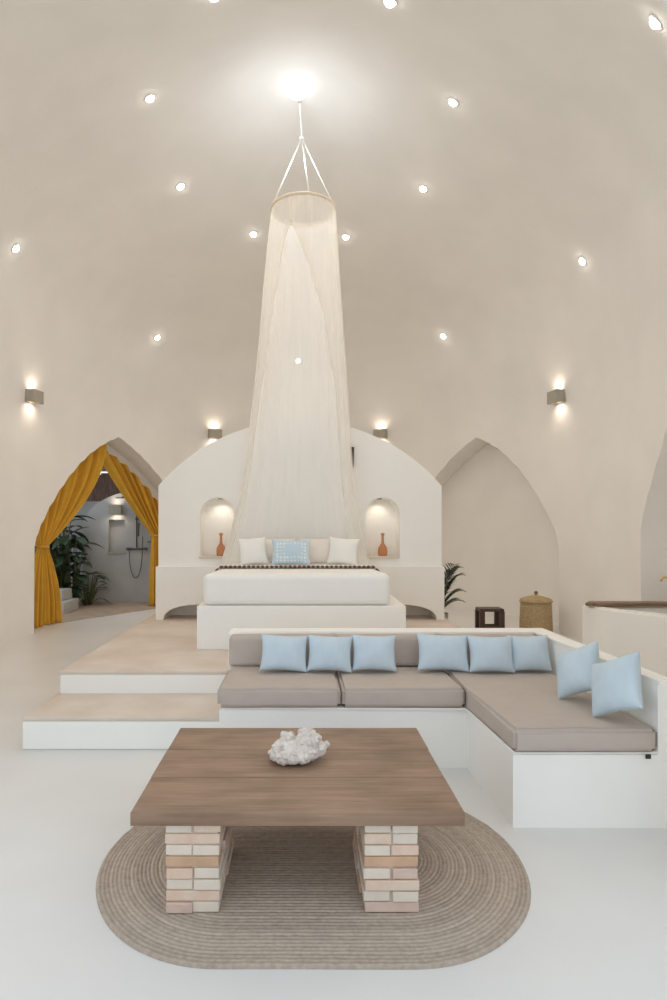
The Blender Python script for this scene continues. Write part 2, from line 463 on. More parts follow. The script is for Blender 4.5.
mt = puffy('mattress', (-.875, 5.535, .788), (.815, 7.285, 1.05), .06, M['sheet'], None, .0, 3, amp=.006)
for v in mt.data.vertices:
    if v.co.z > .95: v.co.z += .022 * max(0, 1 - (v.co.y - 5.535) / .95)
tag(mt, 'thick white mattress with a smooth white sheet on the bed base', 'mattress')
# throw with bead trim lying over the mattress top
t = thing('bed_throw', 'cream bed throw edged with dark beads across the mattress', 'throw', (0, 0, 0))
rows = []
for i in range(15):
    y = 6.52 + (7.24 - 6.52) * i / 14
    row = []
    for j in range(41):
        x = -.90 + 1.74 * j / 40
        e = max(0, abs(j - 20) / 20 - .9) * 10
        row.append((x, y + .006 * math.sin(x * 23), 1.060 - .075 * e ** 2 + .002 * math.sin(x * 9 + y * 7)))
    rows.append(row)
vs, fs = grid(rows); o = mk('cloth', vs, fs, M['sheet'], t, smooth=True)
md = o.modifiers.new('s', 'SOLIDIFY'); md.thickness = .008; md.offset = 1
bm = bmesh.new(); pts, rad = [], []
for j in range(36 * 8 + 1):
    x = -.90 + 1.74 * j / 288; e = max(0, abs(j / 8 - 18) / 18 - .9) * 10
    pts.append((x, 6.512 + .006 * math.sin(x * 23), 1.072 - .075 * e ** 2)); rad.append(0.0012 + .0135 * abs(math.sin(PI * j / 8)))
tube(bm, pts, rad, 8)
o = from_bm('bead_trim', bm, M['bead'], t, smooth=True); o['label'] = 'dark brown bead edging'

def pillow_mesh(w, h, T, seed=0, pinch=.095, n=22, wr=.006):
    def f(u, v, s):
        x = w / 2 * u * (1 - pinch * (1 - v * v)); y = h / 2 * v * (1 - pinch * (1 - u * u))
        q = max(0, (1 - u * u) * (1 - v * v))
        z = s * T / 2 * q ** .42
        k = q ** .3
        p = Vector((x * 9 + seed, y * 9, s * 2))
        return Vector((x + wr * k * mnoise.noise(p), y + wr * k * mnoise.noise(p + Vector((9, 9, 0))), z + 1.3 * wr * k * mnoise.noise(p + Vector((3, 7, 5)))))
    us = [math.sin(PI / 2 * (-1 + 2 * i / n)) for i in range(n + 1)]
    A, fa = grid([[f(u, v, 1) for u in us] for v in us]); B, fb = grid([[f(u, v, -1) for u in us] for v in us])
    bm = bmesh.new()
    va = [bm.verts.new(p) for p in A]; vb = [bm.verts.new(p) for p in B]
    for q in fa: bm.faces.new([va[i] for i in q])
    for q in fb: bm.faces.new([vb[i] for i in q[::-1]])
    bmesh.ops.remove_doubles(bm, verts=bm.verts, dist=.0004)
    for fc in bm.faces: fc.smooth = True
    me = bpy.data.meshes.new('pillow'); bm.to_mesh(me); bm.free(); return me
def lean(yaw, tilt, roll=0):
    """pillow standing on its edge (local y up, local z facing -Y), leaning back"""
    return (Matrix.Rotation(R(yaw), 4, 'Z') @ Matrix.Rotation(R(90 - tilt), 4, 'X') @ Matrix.Rotation(R(roll), 4, 'Z')).to_euler()
def pillow(name, label, cat, group, w, h, T, loc, yaw, tilt, roll, m, seed, wr=.006):
    o = link(name, pillow_mesh(w, h, T, seed, wr=wr), m, None, loc, lean(yaw, tilt, roll))
    return tag(o, label, cat, group)
G = 'pillows on the bed'
pillow('bed_pillow', 'cream pink bed pillow left of centre, partly behind blue pillow', 'pillow', G, .50, .30, .13, (-.30, 7.04, 1.217), 0, 15, 0, M['cream'], 1)
pillow('bed_pillow', 'cream pink bed pillow right of centre, partly behind blue pillow', 'pillow', G, .50, .30, .13, (.22, 7.04, 1.217), 0, 15, 0, M['cream'], 2)
pillow('bed_pillow', 'white pillow at the left end of the bed pillow row', 'pillow', G, .32, .31, .13, (-.52, 6.90, 1.222), 10, 18, 4, M['sheet'], 3)
pillow('bed_pillow', 'white pillow at the right end of the bed pillow row', 'pillow', G, .34, .31, .13, (.48, 6.90, 1.222), -10, 18, -4, M['sheet'], 4)
pillow('bed_pillow', 'pale blue patterned pillow in the centre of the bed', 'pillow', G, .43, .29, .13, (-.10, 6.84, 1.212), 0, 20, 0, M['dots'], 5)

# ------------------------------------------------------------------ bed canopy
t = thing('bed_canopy', 'sheer white hoop canopy hanging over the bed', 'canopy', (0, 7.08, 1.1))
RC = Vector((.035, 7.08, 5.11)); RR = .36
o_t = Vector((0, 7.08, 1.1))
def tor(bm, c, R0, r, n=64, k=10):
    rings = []
    for i in range(n):
        a = 2 * PI * i / n; d = Vector((math.cos(a), math.sin(a), 0))
        rings.append([bm.verts.new(c + d * (R0 + r * math.cos(2 * PI * j / k)) + Vector((0, 0, r * math.sin(2 * PI * j / k)))) for j in range(k)])
    for i in range(n):
        for j in range(k):
            f = bm.faces.new((rings[i][j], rings[(i + 1) % n][j], rings[(i + 1) % n][(j + 1) % k], rings[i][(j + 1) % k])); f.smooth = True
bm = bmesh.new(); tor(bm, RC - o_t, RR, .017); from_bm('hoop', bm, M['hoop'], t)
knot = Vector((.02, 7.08, 5.93))
for k, a in enumerate((200, 335, 70, 280)):
    bm = bmesh.new(); p = RC + Vector((math.cos(R(a)) * RR, math.sin(R(a)) * RR, 0))
    tube(bm, [p - o_t, knot - o_t], .008, 8); from_bm('suspension_cord', bm, M['rope'], t)
bm = bmesh.new()
zt = 6.36
tube(bm, [knot - o_t, Vector((.015, 7.08, 6.0)) - o_t, Vector((.0, 7.09, 6.25)) - o_t, Vector((-.005, 7.09, zt + .03)) - o_t], .009, 8)
tor(bm, knot - o_t, .02, .008, 16, 8)
from_bm('hanging_rope', bm, M['rope'], t)
bm = bmesh.new(); lathe(bm, [(0, 6.42 - 1.1), (.016, 6.42 - 1.1), (.016, 6.36 - 1.1), (.012, 6.33 - 1.1), (0, 6.33 - 1.1)], 16)
from_bm('ceiling_hook', bm, M['grey'], t, loc=(-.005, .01, 0))
# net: outer silhouette by height (z at Y~7.1): (h 0 top..1 bottom) left x, right x, depth, centre y, half gap angle (deg; negative = overlap)
KEY = [(0.0, -.325, .395, .35, 7.08, -6, -24), (.065, -.355, .41, .36, 7.07, 20, -20), (.2, -.405, .44, .36, 7.06, 36, 12), (.34, -.445, .475, .34, 7.04, 46, 33), (.50, -.51, .525, .29, 7.03, 56, 44),
       (.66, -.585, .565, .25, 7.03, 60, 48), (.80, -.67, .615, .22, 7.04, 61, 50), (.92, -.80, .70, .20, 7.05, 62, 52), (1.0, -.90, .78, .19, 7.06, 63, 52)]
def key(h):
    for a, b in zip(KEY, KEY[1:]):
        if a[0] <= h <= b[0]:
            s = (h - a[0]) / (b[0] - a[0]); return [x + (y - x) * s for x, y in zip(a, b)]
    return list(KEY[-1])
NV, NU = 90, 380
z0, z1 = 5.10, 1.068
def net_rows(a0f, a1f, nu, ph, layer):
    rows = []
    for i in range(NV + 1):
        h = i / NV; _, xl, xr, d, yc, gl, gr = key(h); row = []
        a0, a1 = a0f(gl, gr), a1f(gl, gr)
        for j in range(nu + 1):
            u = j / nu; a = a0 + (a1 - a0) * u
            cx = (xl + xr) / 2; w = (xr - xl) / 2
            fold = (math.sin(R(a) * 21 + 1.2 * math.sin(R(a) * 3 + ph)) * .012 + math.sin(R(a) * 47 + 2) * .004) * min(1, .35 + h * 2.2) * (1 - .3 * h)
            f = fold + layer * (1 - .5 * h)
            x = cx + w * math.cos(R(a)) * (1 + f / max(w, .3)); y = yc + d * math.sin(R(a)) * (1 + f / d * .9)
            z = z0 + (z1 - z0) * h
            if z < 2.9: y = min(y, 7.385 - .012 * (1 + math.sin(R(a) * 21)))
            if z < 1.30: y = min(y, 7.27)
            row.append(Vector((x, y, z)) - o_t)
        rows.append(row)
    return rows
rb = net_rows(lambda gl, gr: -8, lambda gl, gr: 188, 220, 0, 0)
vs, fs = grid(rb); mk('back_panel', vs, fs, M['net'], t, smooth=True)
rr_ = net_rows(lambda gl, gr: -90 + gr, lambda gl, gr: 0, 120, 1, .010)
vs, fs = grid(rr_); o = mk('side_drape', vs, fs, M['net_shaded'], t, smooth=True); o['label'] = 'right front drape of the netting'
rl_ = net_rows(lambda gl, gr: 180, lambda gl, gr: 270 - gl, 120, 2, -.004)
vs, fs = grid(rl_); o = mk('side_drape', vs, fs, M['net_shaded'], t, smooth=True); o['label'] = 'left front drape of the netting'
for rw, jj in ((rr_, range(0, 12)), (rl_, range(109, 121))):
    pts = [[rw[i][j] + Vector((0, -.006, 0)) for j in jj] for i in range(NV + 1)]
    vs, fs = grid(pts); mk('hem_band', vs, fs, M['net_shaded'], t, smooth=True)

# dark tapered peg on the headboard beside the canopy
bm = bmesh.new(); prism(bm, [(-.022, .11), (.018, .11), (.012, -.13), (.002, -.13)], 1, -.03, 0)  # narrow dark tapered piece of unknown purpose
o = from_bm('dark_wedge', bm, M['dark'], None, loc=(.625, 7.398, 2.33)); tag(o, 'narrow dark peg on the headboard right of the canopy', 'wedge')

# ------------------------------------------------------------------ built-in bench
t = thing('built_in_bench', 'white plastered L-shaped built-in bench around the coffee table', 'bench', (0, 0, 0))
bm = bmesh.new()
prism(bm, [(-.50, 3.84), (1.035, 3.84), (1.058, 3.08), (1.79, 3.08), (1.745, 4.56), (-.50, 4.56)], 2, 0, .375)
bmesh.ops.bevel(bm, geom=[e for e in bm.edges if all(v.co.z > .3 for v in e.verts)], offset=.012, segments=2, affect='EDGES')
o = from_bm('bench_base', bm, M['white'], t); smooth(o, 40)
bm = bmesh.new()
prism(bm, [(-.525, 4.55), (1.73, 4.55), (1.778, 3.0795), (1.90, 3.0795), (1.855, 4.725), (-.525, 4.725)], 2, 0, .725)
bmesh.ops.bevel(bm, geom=[e for e in bm.edges if all(v.co.z > .7 for v in e.verts)], offset=.014, segments=2, affect='EDGES')
o = from_bm('back_wall', bm, M['white'], t); smooth(o, 40)

def seat_cushion(label, poly, z0, z1, seed):
    r = thing('seat_cushion', label, 'cushion', (sum(p[0] for p in poly) / len(poly), sum(p[1] for p in poly) / len(poly), z0), 0, 'taupe bench cushions')
    L0 = r.location
    bm = bmesh.new(); prism(bm, poly, 2, z0, z1)
    bmesh.ops.bevel(bm, geom=[e for e in bm.edges], offset=.022, segments=4, affect='EDGES')
    bmesh.ops.subdivide_edges(bm, edges=[e for e in bm.edges if e.calc_length() > .12], cuts=9, use_grid_fill=True)
    for v in bm.verts:
        if v.co.z > z0 + .02: v.co.z += .006 * mnoise.noise(v.co * 5 + Vector((seed, 0, 0)))
        v.co.x += .003 * mnoise.noise(v.co * 7 + Vector((0, seed, 0))); v.co.y += .004 * mnoise.noise(v.co * 7 + Vector((0, 0, seed)))
        v.co -= L0
    o = from_bm('cushion_body', bm, M['taupe'], r); smooth(o, 60); o.modifiers.new('wn', 'WEIGHTED_NORMAL')
    return r
seat_cushion('taupe seat cushion at the left end of the rear bench', [(-.51, 3.815), (.252, 3.815), (.252, 4.43), (-.51, 4.43)], .376, .498, 1)
seat_cushion('taupe seat cushion in the middle of the bench, left of the corner', [(.258, 3.815), (1.022, 3.815), (1.006, 4.43), (.258, 4.43)], .376, .498, 2)
cc = seat_cushion('long taupe seat cushion filling the right arm of the bench', [(1.028, 3.85), (1.052, 3.06), (1.772, 3.06), (1.728, 4.43), (1.012, 4.43)], .376, .498, 3)
bm = bmesh.new(); bx(bm, (1.705, 3.055, .352), (1.73, 3.061, .374)); o = from_bm('care_tag', bm, M['tag'], cc); o.location = -cc.location; o['label'] = 'small dark tag'
def back_cushion(label, x0, x1, seed):
    o = puffy('back_cushion', (x0, 4.425, .492), (x1, 4.545, .712), .03, M['taupe'], None, .006, seed, amp=.004)
    tag(o, label, 'cushion', 'taupe back cushions')
back_cushion('taupe back cushion standing at the left end of the bench', -.51, .25, 4)
back_cushion('taupe back cushion between the two groups of blue cushions', .256, 1.0, 5)
back_cushion('taupe back cushion in the corner of the bench', 1.006, 1.715, 6)
G = 'pale blue scatter cushions'
BL = [(-.11, 4.285, .33, .255, 3, 24, -3, 'pale blue cushion at the left end of the bench row'),
      (.205, 4.275, .31, .25, -2, 22, -2, 'middle cushion of the left trio of pale blue cushions'),
      (.51, 4.285, .31, .25, 0, 20, -1, 'pale blue cushion on the right of the left trio'),
      (.985, 4.285, .36, .255, 0, 20, -2, 'pale blue cushion on the left of the corner trio'),
      (1.305, 4.25, .31, .25, 0, 20, -1, 'middle cushion of the corner trio of pale blue cushions'),
      (1.575, 4.275, .285, .25, -3, 20, 1, 'pale blue cushion tucked in the corner of the bench')]
for i, (x, y, w, h, yaw, tilt, roll, lab) in enumerate(BL):
    pillow('scatter_cushion', lab, 'cushion', G, w, h, .16, (x, y - .012, .502 + h / 2 * math.cos(R(tilt)) + .006), yaw, tilt, roll, M['blue'], 10 + i)
pillow('scatter_cushion', 'pale blue cushion leaning on the right wall, farther of two', 'cushion', G, .29, .29, .15, (1.60, 3.57, .502 + .165), -74, 26, 28, M['blue'], 20)
pillow('scatter_cushion', 'pale blue cushion leaning on the right wall, nearest the bench end', 'cushion', G, .30, .30, .15, (1.635, 3.21, .502 + .175), -74, 24, 26, M['blue'], 21)

# ------------------------------------------------------------------ rug, coffee table, coral
def stad(d, k, n_s=20, n_a=44, L=.33):
    pts = []
    for i in range(n_s): pts.append((-L + 2 * L * i / n_s, -d))
    for i in range(n_a): a = -PI / 2 + PI * i / n_a; pts.append((L + .86 * d * math.cos(a), d * math.sin(a)))
    for i in range(n_s): pts.append((L - 2 * L * i / n_s, d))
    for i in range(n_a): a = PI / 2 + PI * i / n_a; pts.append((-L + .86 * d * math.cos(a), d * math.sin(a)))
    return pts
NB, RD = 36, .70
rows, att = [], []
for b in range(NB):
    tone = random.uniform(-.13, .13)
    for s, hh in ((.06, .55), (.3, .95), (.5, 1.0), (.7, .95), (.94, .55)):
        d = RD * (b + s) / NB
        ring = []
        for q, (x, y) in enumerate(stad(d, 0)):
            wz = .0012 * math.sin(q * 2.2 + b * 1.7)
            e = 1 + .006 * mnoise.noise(Vector((x * 2.2, y * 2.2, 3))) * (d / RD)
            ring.append(Vector((x * e, y * e, .006 + .006 * hh + wz)))
            att.append(.12 + tone + (-.14 if hh < .7 else 0) + .05 * mnoise.noise(Vector((x * 6, y * 6, b * 3.1))))
        rows.append(ring)
ring = [Vector((p.x * 1.004, p.y * 1.004, .0)) for p in rows[-1]]; rows.append(ring); att += [-.1] * len(ring)
vs, fs = grid(rows, True); n0 = len(rows[0])
fs.append(tuple(range(n0))[::-1])
rug = mk('jute_rug', vs, fs, M['rug'], None, smooth=True, loc=(.054, 2.80, .0005))
a = rug.data.attributes.new('braid', 'FLOAT', 'POINT'); a.data.foreach_set('value', att)
tag(rug, 'oval braided jute rug under the coffee table', 'rug')

t = thing('coffee_table', 'low brown wooden coffee table on two pale brick piers', 'table', (-.003, 2.84, .0135))
bm = bmesh.new()
ys = [(-.495, -.166), (-.162, .171), (.175, .49)]
for k, (a, b) in enumerate(ys):
    tt = bmesh.new(); e = (.0, -.0015, .001)[k]
    bx(tt, (-.640 + e, a, .350), (.628 + e, b, .402 + .0005 * k), .004, 2); 
    merge(bm, tt)
o = from_bm('tabletop', bm, M['wood'], t); smooth(o, 40)
mats = [M['brick_a'], M['brick_b'], M['brick_c'], M['brick_d'], M['mortar']]
for nm, x0, seq in (('brick_pier', -.515, [(1, 0, 0), (0, 3, 1), (1, 1, 0), (2, 2, 1), (0, 1, 0), (1, 1, 0), (0, 0, 1), (3, 1, 0)][::-1]),
                    ('brick_pier', .248, [(1, 1, 0), (0, 1, 0), (1, 0, 0), (2, 2, 1), (1, 3, 0), (0, 0, 0), (1, 1, 0), (3, 3, 1)][::-1])):
    bm = bmesh.new(); n = 8; ch = .350 / n
    bx(bm, (x0 + .012, -.448, 0), (x0 + .20, .02, .349), 0, 1, 4)
    rr = random.Random(int(x0 * 100) + 50)
    for c in range(n):
        za, zb = c * ch + .001, (c + 1) * ch - .0035
        ca, cb, kind = seq[c]
        j = lambda: rr.uniform(-.007, .007)
        if kind == 1:
            for q in range(4):
                ya = -.46 + q * .123
                bx(bm, (x0 + j(), ya + .003, za), (x0 + .212 + j(), ya + .119, zb), .004, 2, ca if q == 0 else rr.randrange(4))
        else:
            for q, cc_ in enumerate((ca, cb)):
                xa = x0 + q * .107
                for w in range(2):
                    ya = -.46 + w * .247 + j()
                    bx(bm, (xa + j() * .6 + .001, ya, za), (xa + .103 + j() * .6, ya + .242, zb), .004, 2, cc_ if w == 0 else rr.randrange(4))
    from_bm(nm, bm, mats, t)

bm = bmesh.new(); rr = random.Random(5)
blobs = [(-.085, -.03, .035, .034), (-.06, -.05, .03, .036), (-.02, -.055, .032, .034), (.02, -.05, .03, .032), (.05, -.02, .035, .034), (.085, .0, .045, .033), (.10, .03, .055, .026),
         (-.07, .02, .06, .038), (-.045, .04, .09, .030), (-.02, -.01, .06, .045), (.02, .0, .065, .045), (.05, .02, .085, .038), (.035, .05, .115, .030), (.07, .04, .095, .030), (.02, .03, .10, .03),
         (-.09, .01, .03, .034), (0, .05, .04, .045), (.03, .04, .14, .016), (.012, .045, .132, .014), (.06, .05, .125, .016), (-.06, .045, .115, .018), (-.035, .035, .118, .014)]
for x, y, z, r in blobs:
    tt = bmesh.new(); bmesh.ops.create_icosphere(tt, subdivisions=2, radius=r); merge(bm, tt, 0, Matrix.Translation((x, y, z - .004)))
for i in range(150):
    b = blobs[rr.randrange(17)]; d = Vector((rr.uniform(-1, 1), rr.uniform(-1, .6), rr.uniform(-.1, 1))).normalized()
    p = Vector(b[:3]) + d * b[3] * 1.0
    r_ = rr.uniform(.006, .013)
    if p.z - r_ < .004: continue
    tt = bmesh.new(); bmesh.ops.create_icosphere(tt, subdivisions=2, radius=r_); merge(bm, tt, 0, Matrix.Translation(p))
for v in bm.verts: v.co.x *= 1.1; v.co.y *= 1.1; v.co.z *= .86
o = from_bm('coral_piece', bm, M['coral'], None, loc=(-.008, 2.865, .4162))
md = o.modifiers.new('r', 'REMESH'); md.mode = 'VOXEL'; md.voxel_size = .0035; md.use_smooth_shade = True
dg = bpy.context.evaluated_depsgraph_get(); dg.update()
me = bpy.data.meshes.new_from_object(o.evaluated_get(dg)); o.modifiers.clear(); o.data = me
zmin = min(v.co.z for v in me.vertices)
for v in me.vertices: v.co.z -= zmin; v.co += v.normal * .005 * mnoise.noise(v.co * 70)
zmin = min(v.co.z for v in me.vertices)
for v in me.vertices: v.co.z = max(0, v.co.z - zmin)
tag(o, 'knobbly white coral piece on the coffee table', 'coral')
bm = bmesh.new()
tube(bm, [(0, 0, .006), (-.008, 0, .02), (-.004, .003, .035), (.004, .0, .05)], [.008, .009, .007, .003], 8)
tube(bm, [(-.006, 0, .02), (-.018, .004, .03)], [.006, .003], 8)
o = from_bm('red_coral_sprig', bm, M['redbit'], None, loc=(-.128, 2.93, .416)); tag(o, 'small red sprig beside the white coral on the table', 'coral')

# ------------------------------------------------------------------ right arch: stool, lidded basket, palm
t = thing('wooden_stool', 'small dark wooden stool standing by the right arch', 'stool', (2.63, 8.6, 0))
bm = bmesh.new(); bx(bm, (-.165, -.12, .325), (.165, .12, .365), .008); from_bm('seat', bm, M['dark'], t)
for sx in (-1, 1):
    for sy in (-1, 1):
        bm = bmesh.new(); bx(bm, (sx * .135 - .033, sy * .105 - .03, 0), (sx * .135 + .033, sy * .105 + .03, .327), .004)
        from_bm('leg', bm, M['dark'], t)
for sy in (-1, 1):
    bm = bmesh.new(); bx(bm, (-.11, sy * .105 - .012, .09), (.11, sy * .105 + .012, .125), .003); from_bm('rail', bm, M['dark'], t)
t = thing('lidded_basket', 'tall woven palm basket with a knobbed lid by the right arch', 'basket', (3.28, 8.62, 0))
bm = bmesh.new(); prof = [(0, .004), (.215, .004)]
for i in range(61):
    z = .006 + .44 * i / 60; prof.append((.222 - .018 * (i / 60) + .0045 * math.sin(i * 2 * PI / 5), z))
prof += [(.19, .45), (.18, .40)]
lathe(bm, prof, 48); from_bm('basket_body', bm, M['basket'], t)
bm = bmesh.new(); prof = [(.19, .448)]
for i in range(25):
    s = i / 24; prof.append((.222 * (1 - s) + .03 * s, .45 + .03 * min(1, i / 3) + .06 * s ** .8 + .003 * math.sin(i * PI)))
prof.append((0, prof[-1][1]))
lathe(bm, prof, 48); ld = from_bm('lid', bm, M['basket'], t)
bm = bmesh.new(); lathe(bm, [(0, .53), (.012, .53), (.014, .555), (.024, .565), (.026, .58), (.015, .593), (0, .595)], 16); from_bm('knob', bm, M['shelfwood'], ld)

def leaflet(bm, p, d, up, L, w, n=5, fold=.25, droop=.25):
    d = Vector(d).normalized(); side = d.cross(Vector(up)).normalized(); nn = side.cross(d).normalized()
    prev = None
    for i in range(n + 1):
        s = i / n; ww = w * (math.sin(PI * min(1, .08 + s * .95)) ** .7) * (1 if s < .99 else .05)
        c = Vector(p) + d * L * s + Vector((0, 0, -droop * L * s * s))
        a = bm.verts.new(c + side * ww + nn * fold * ww); m_ = bm.verts.new(c); b = bm.verts.new(c - side * ww + nn * fold * ww)
        if prev:
            for q in ((prev[0], prev[1], m_, a), (prev[1], prev[2], b, m_)):
                f = bm.faces.new(q); f.smooth = True
        prev = (a, m_, b)
def frond(bm, p, az, lift, L, ll=.22, n=13, droop=.5, w=.012):
    pts = []; d0 = Vector((math.cos(az) * math.cos(lift), math.sin(az) * math.cos(lift), math.sin(lift)))
    for i in range(n + 1):
        s = i / n; pts.append(Vector(p) + d0 * L * s + Vector((0, 0, -droop * L * s * s)))
    tube(bm, pts, [.007 * (1 - .8 * i / n) for i in range(n + 1)], 5)
    for i in range(2, n + 1):
        d = (pts[i] - pts[i - 1]).normalized(); side = d.cross(Vector((0, 0, 1))).normalized()
        lf = ll * math.sin(PI * (.15 + .8 * i / n)) + .04
        for s in (-1, 1): leaflet(bm, pts[i], d * .55 + side * s * .85 + Vector((0, 0, .12)), (0, 0, 1), lf, w, 4, .2, .2)
def potted_palm(label, loc, fr, seed, pot_r=.17, pot_h=.32):
    t = thing('potted_palm', label, 'plant', loc)
    bm = bmesh.new(); lathe(bm, [(0, .005), (pot_r * .7, 0), (pot_r * .95, pot_h * .6), (pot_r, pot_h), (pot_r * .9, pot_h), (pot_r * .85, pot_h - .04)], 28); p = from_bm('pot', bm, M['pot'], t)
    bm = bmesh.new(); lathe(bm, [(0, pot_h - .035), (pot_r * .87, pot_h - .045)], 24); from_bm('soil', bm, M['soil'], t)
    for az, lift, L in fr:
        bm = bmesh.new(); frond(bm, (.02 * math.cos(R(az)), .02 * math.sin(R(az)), pot_h - .05), R(az), R(lift), L); from_bm('frond', bm, M['leaf'], t)
    return t
potted_palm('dark green potted palm behind the right end of the headboard', (1.84, 8.42, 0),
            [(0, 77, 1.4), (-25, 74, 1.25), (25, 78, 1.45), (-10, 66, .85), (80, 76, 1.1), (140, 82, 1.1), (-60, 78, 1.0), (10, 80, 1.25), (-8, 58, .62)], 1)

# ------------------------------------------------------------------ bathing niche: tub, plank, spout
t = thing('plastered_tub', 'curved white plastered tub in the right-hand arched niche', 'tub', (3.6, 6.0, 0))
out = [(3.06, 6.72), (3.04, 6.52), (3.10, 6.35), (3.23, 6.14), (3.4, 5.85), (3.5, 5.55), (3.5, 5.25), (3.72, 5.25), (3.98, 5.9), (4.08, 6.4), (4.10, 6.60), (3.62, 6.66)]
cen = Vector((3.62, 6.1))
inn = []
for x, y in out:
    d = Vector((x, y)) - cen; L = d.length; inn.append(tuple(cen + d * (L - .17) / L))
bm = bmesh.new(); n = len(out)
O0 = [bm.verts.new((x - 3.6, y - 6, 0)) for x, y in out]; O1 = [bm.verts.new((x - 3.6, y - 6, .66)) for x, y in out]
I1 = [bm.verts.new((x - 3.6, y - 6, .66)) for x, y in inn]; I0 = [bm.verts.new((x - 3.6, y - 6, .12)) for x, y in inn]
for a, b in ((O0, O1), (O1, I1), (I1, I0)):
    for i in range(n): bm.faces.new((a[i], a[(i + 1) % n], b[(i + 1) % n], b[i]))
bm.faces.new(I0); bm.faces.new(O0[::-1])
o = from_bm('tub_shell', bm, M['white'], t)
bmn = bmesh.new(); bmn.from_mesh(o.data)
es = [e for e in bmn.edges if all(abs(v.co.z - .66) < .001 for v in e.verts)]
bmesh.ops.bevel(bmn, geom=es, offset=.02, segments=3, affect='EDGES'); bmn.to_mesh(o.data); bmn.free(); smooth(o, 40)
bm = bmesh.new(); prism(bm, [(2.99, 6.50), (3.10, 6.44), (3.6, 6.46), (4.12, 6.42), (4.12, 6.58), (3.7, 6.64), (3.1, 6.66)], 2, .662, .695)
bmesh.ops.bevel(bm, geom=bm.edges[:], offset=.006, segments=2, affect='EDGES')
tag(from_bm('wooden_plank', bm, M['shelfwood']), 'brown wooden plank along the far rim of the tub', 'plank')
t = thing('bath_spout', 'small brass spout at the right edge above the tub', 'tap', (3.92, 6.52, .695))
bm = bmesh.new(); lathe(bm, [(0, 0), (.03, 0), (.03, .012), (.012, .016), (.012, .28), (0, .285)], 16); from_bm('riser', bm, M['brass'], t)
bm = bmesh.new(); tube(bm, [(0, 0, .262), (-.05, -.02, .27), (-.13, -.05, .265), (-.16, -.06, .235)], .011, 10); from_bm('nozzle', bm, M['brass'], t)

# ------------------------------------------------------------------ wall lamps
def sconce(label, phi, z, parent_pos=None, n=None, pos=None):
    if pos is None: n = wnormal(phi, z); pos = wp(phi, z)
    n = Vector((n[0], n[1], 0)).normalized(); rz = math.atan2(n.y, n.x) + PI / 2
    t = thing('wall_lamp', label, 'lamp', pos + n * .012, rz, 'up and down wall lamps')
    bm = bmesh.new()                                     # local -Y faces the room
    for a, b in (((-.12, -.12, -.085), (.12, -.108, .085)), ((-.12, -.11, -.085), (-.108, .01, .085)), ((.108, -.11, -.085), (.12, .01, .085)), ((-.12, .0, -.085), (.12, .012, .085))):
        bx(bm, a, b, .002, 1)
    from_bm('housing', bm, M['grey'], t)
    bm = bmesh.new(); tube(bm, [(-.06, -.055, 0), (.06, -.055, 0)], .02, 10); from_bm('bulb', bm, M['warm'], t)
    spot('lamp_up', (0, -.07, .07), (0, .2, 1), 2.2, (1, .84, .68), 150, 1, .05, t)
    spot('lamp_down', (0, -.07, -.07), (0, .2, -1), 2.6, (1, .84, .68), 150, 1, .05, t)
    return t
sconce('box wall lamp above the curtained left arch', 168.1, 3.27)
sconce('box wall lamp above the headboard, left of the canopy', 115.9, 3.27)
sconce('box wall lamp on the right, beyond the plain arch', 13.3, 3.29)
sconce('box wall lamp above the headboard, right of the canopy', 64.6, 3.27)

# ------------------------------------------------------------------ skylight and recessed downlights
t = thing('round_skylight', 'bright round frosted skylight at the top of the dome', 'skylight', (XC, 6.90, 6.33))
bm = bmesh.new(); lathe(bm, [(.10, .14), (.146, .13), (.146, .085), (.12, .08), (.10, .10)], 40); from_bm('rim', bm, M['white'], t)
bm = bmesh.new(); lathe(bm, [(.145 * math.cos(a), .085 - .15 * math.sin(a)) for a in [PI / 2 * i / 12 for i in range(13)]], 40); from_bm('diffuser', bm, M['sky_lens'], t)
l = bpy.data.lights.new('dome_fill_light', 'POINT'); l.energy = 9; l.color = (.80, .90, 1); l.shadow_soft_size = .15  # added fill light, floating below the skylight to brighten the dome
lo = bpy.data.objects.new('dome_fill_light', l); COL.objects.link(lo); lo.parent = t; lo.location = (0, -.1, -.72)

proto = None
DL = [(5.76, 67.5 + 0, 'left', 0)]
rings = [
    (5.76, 112.5, 'recessed downlight just left of the canopy hoop'), (5.74, 66.3, 'recessed downlight just right of the canopy hoop'),
    (5.80, 156.8, 'recessed downlight of the inner ring, upper left of the canopy hoop'), (5.76, 21.0, 'recessed downlight of the inner ring, upper right of the canopy hoop'),
    (5.80, 203.6, 'recessed downlight level with the skylight, on its left'), (5.76, -22.5, 'recessed downlight level with the skylight, on its right'),
    (5.72, 248.5, 'recessed downlight above the skylight at top left'), (5.72, -65, 'recessed downlight above the skylight at top right'),
    (4.71, 90, 'recessed downlight seen through the canopy netting'), (4.72, 135.8, 'recessed downlight above the left end of the headboard'), (4.72, 42.9, 'recessed downlight above the right end of the headboard'),
    (4.77, 180.5, 'recessed downlight high on the far left of the dome'), (4.66, .4, 'recessed downlight above the right-hand wall lamp'), (4.71, -47, 'recessed downlight in the top right corner of the dome')]
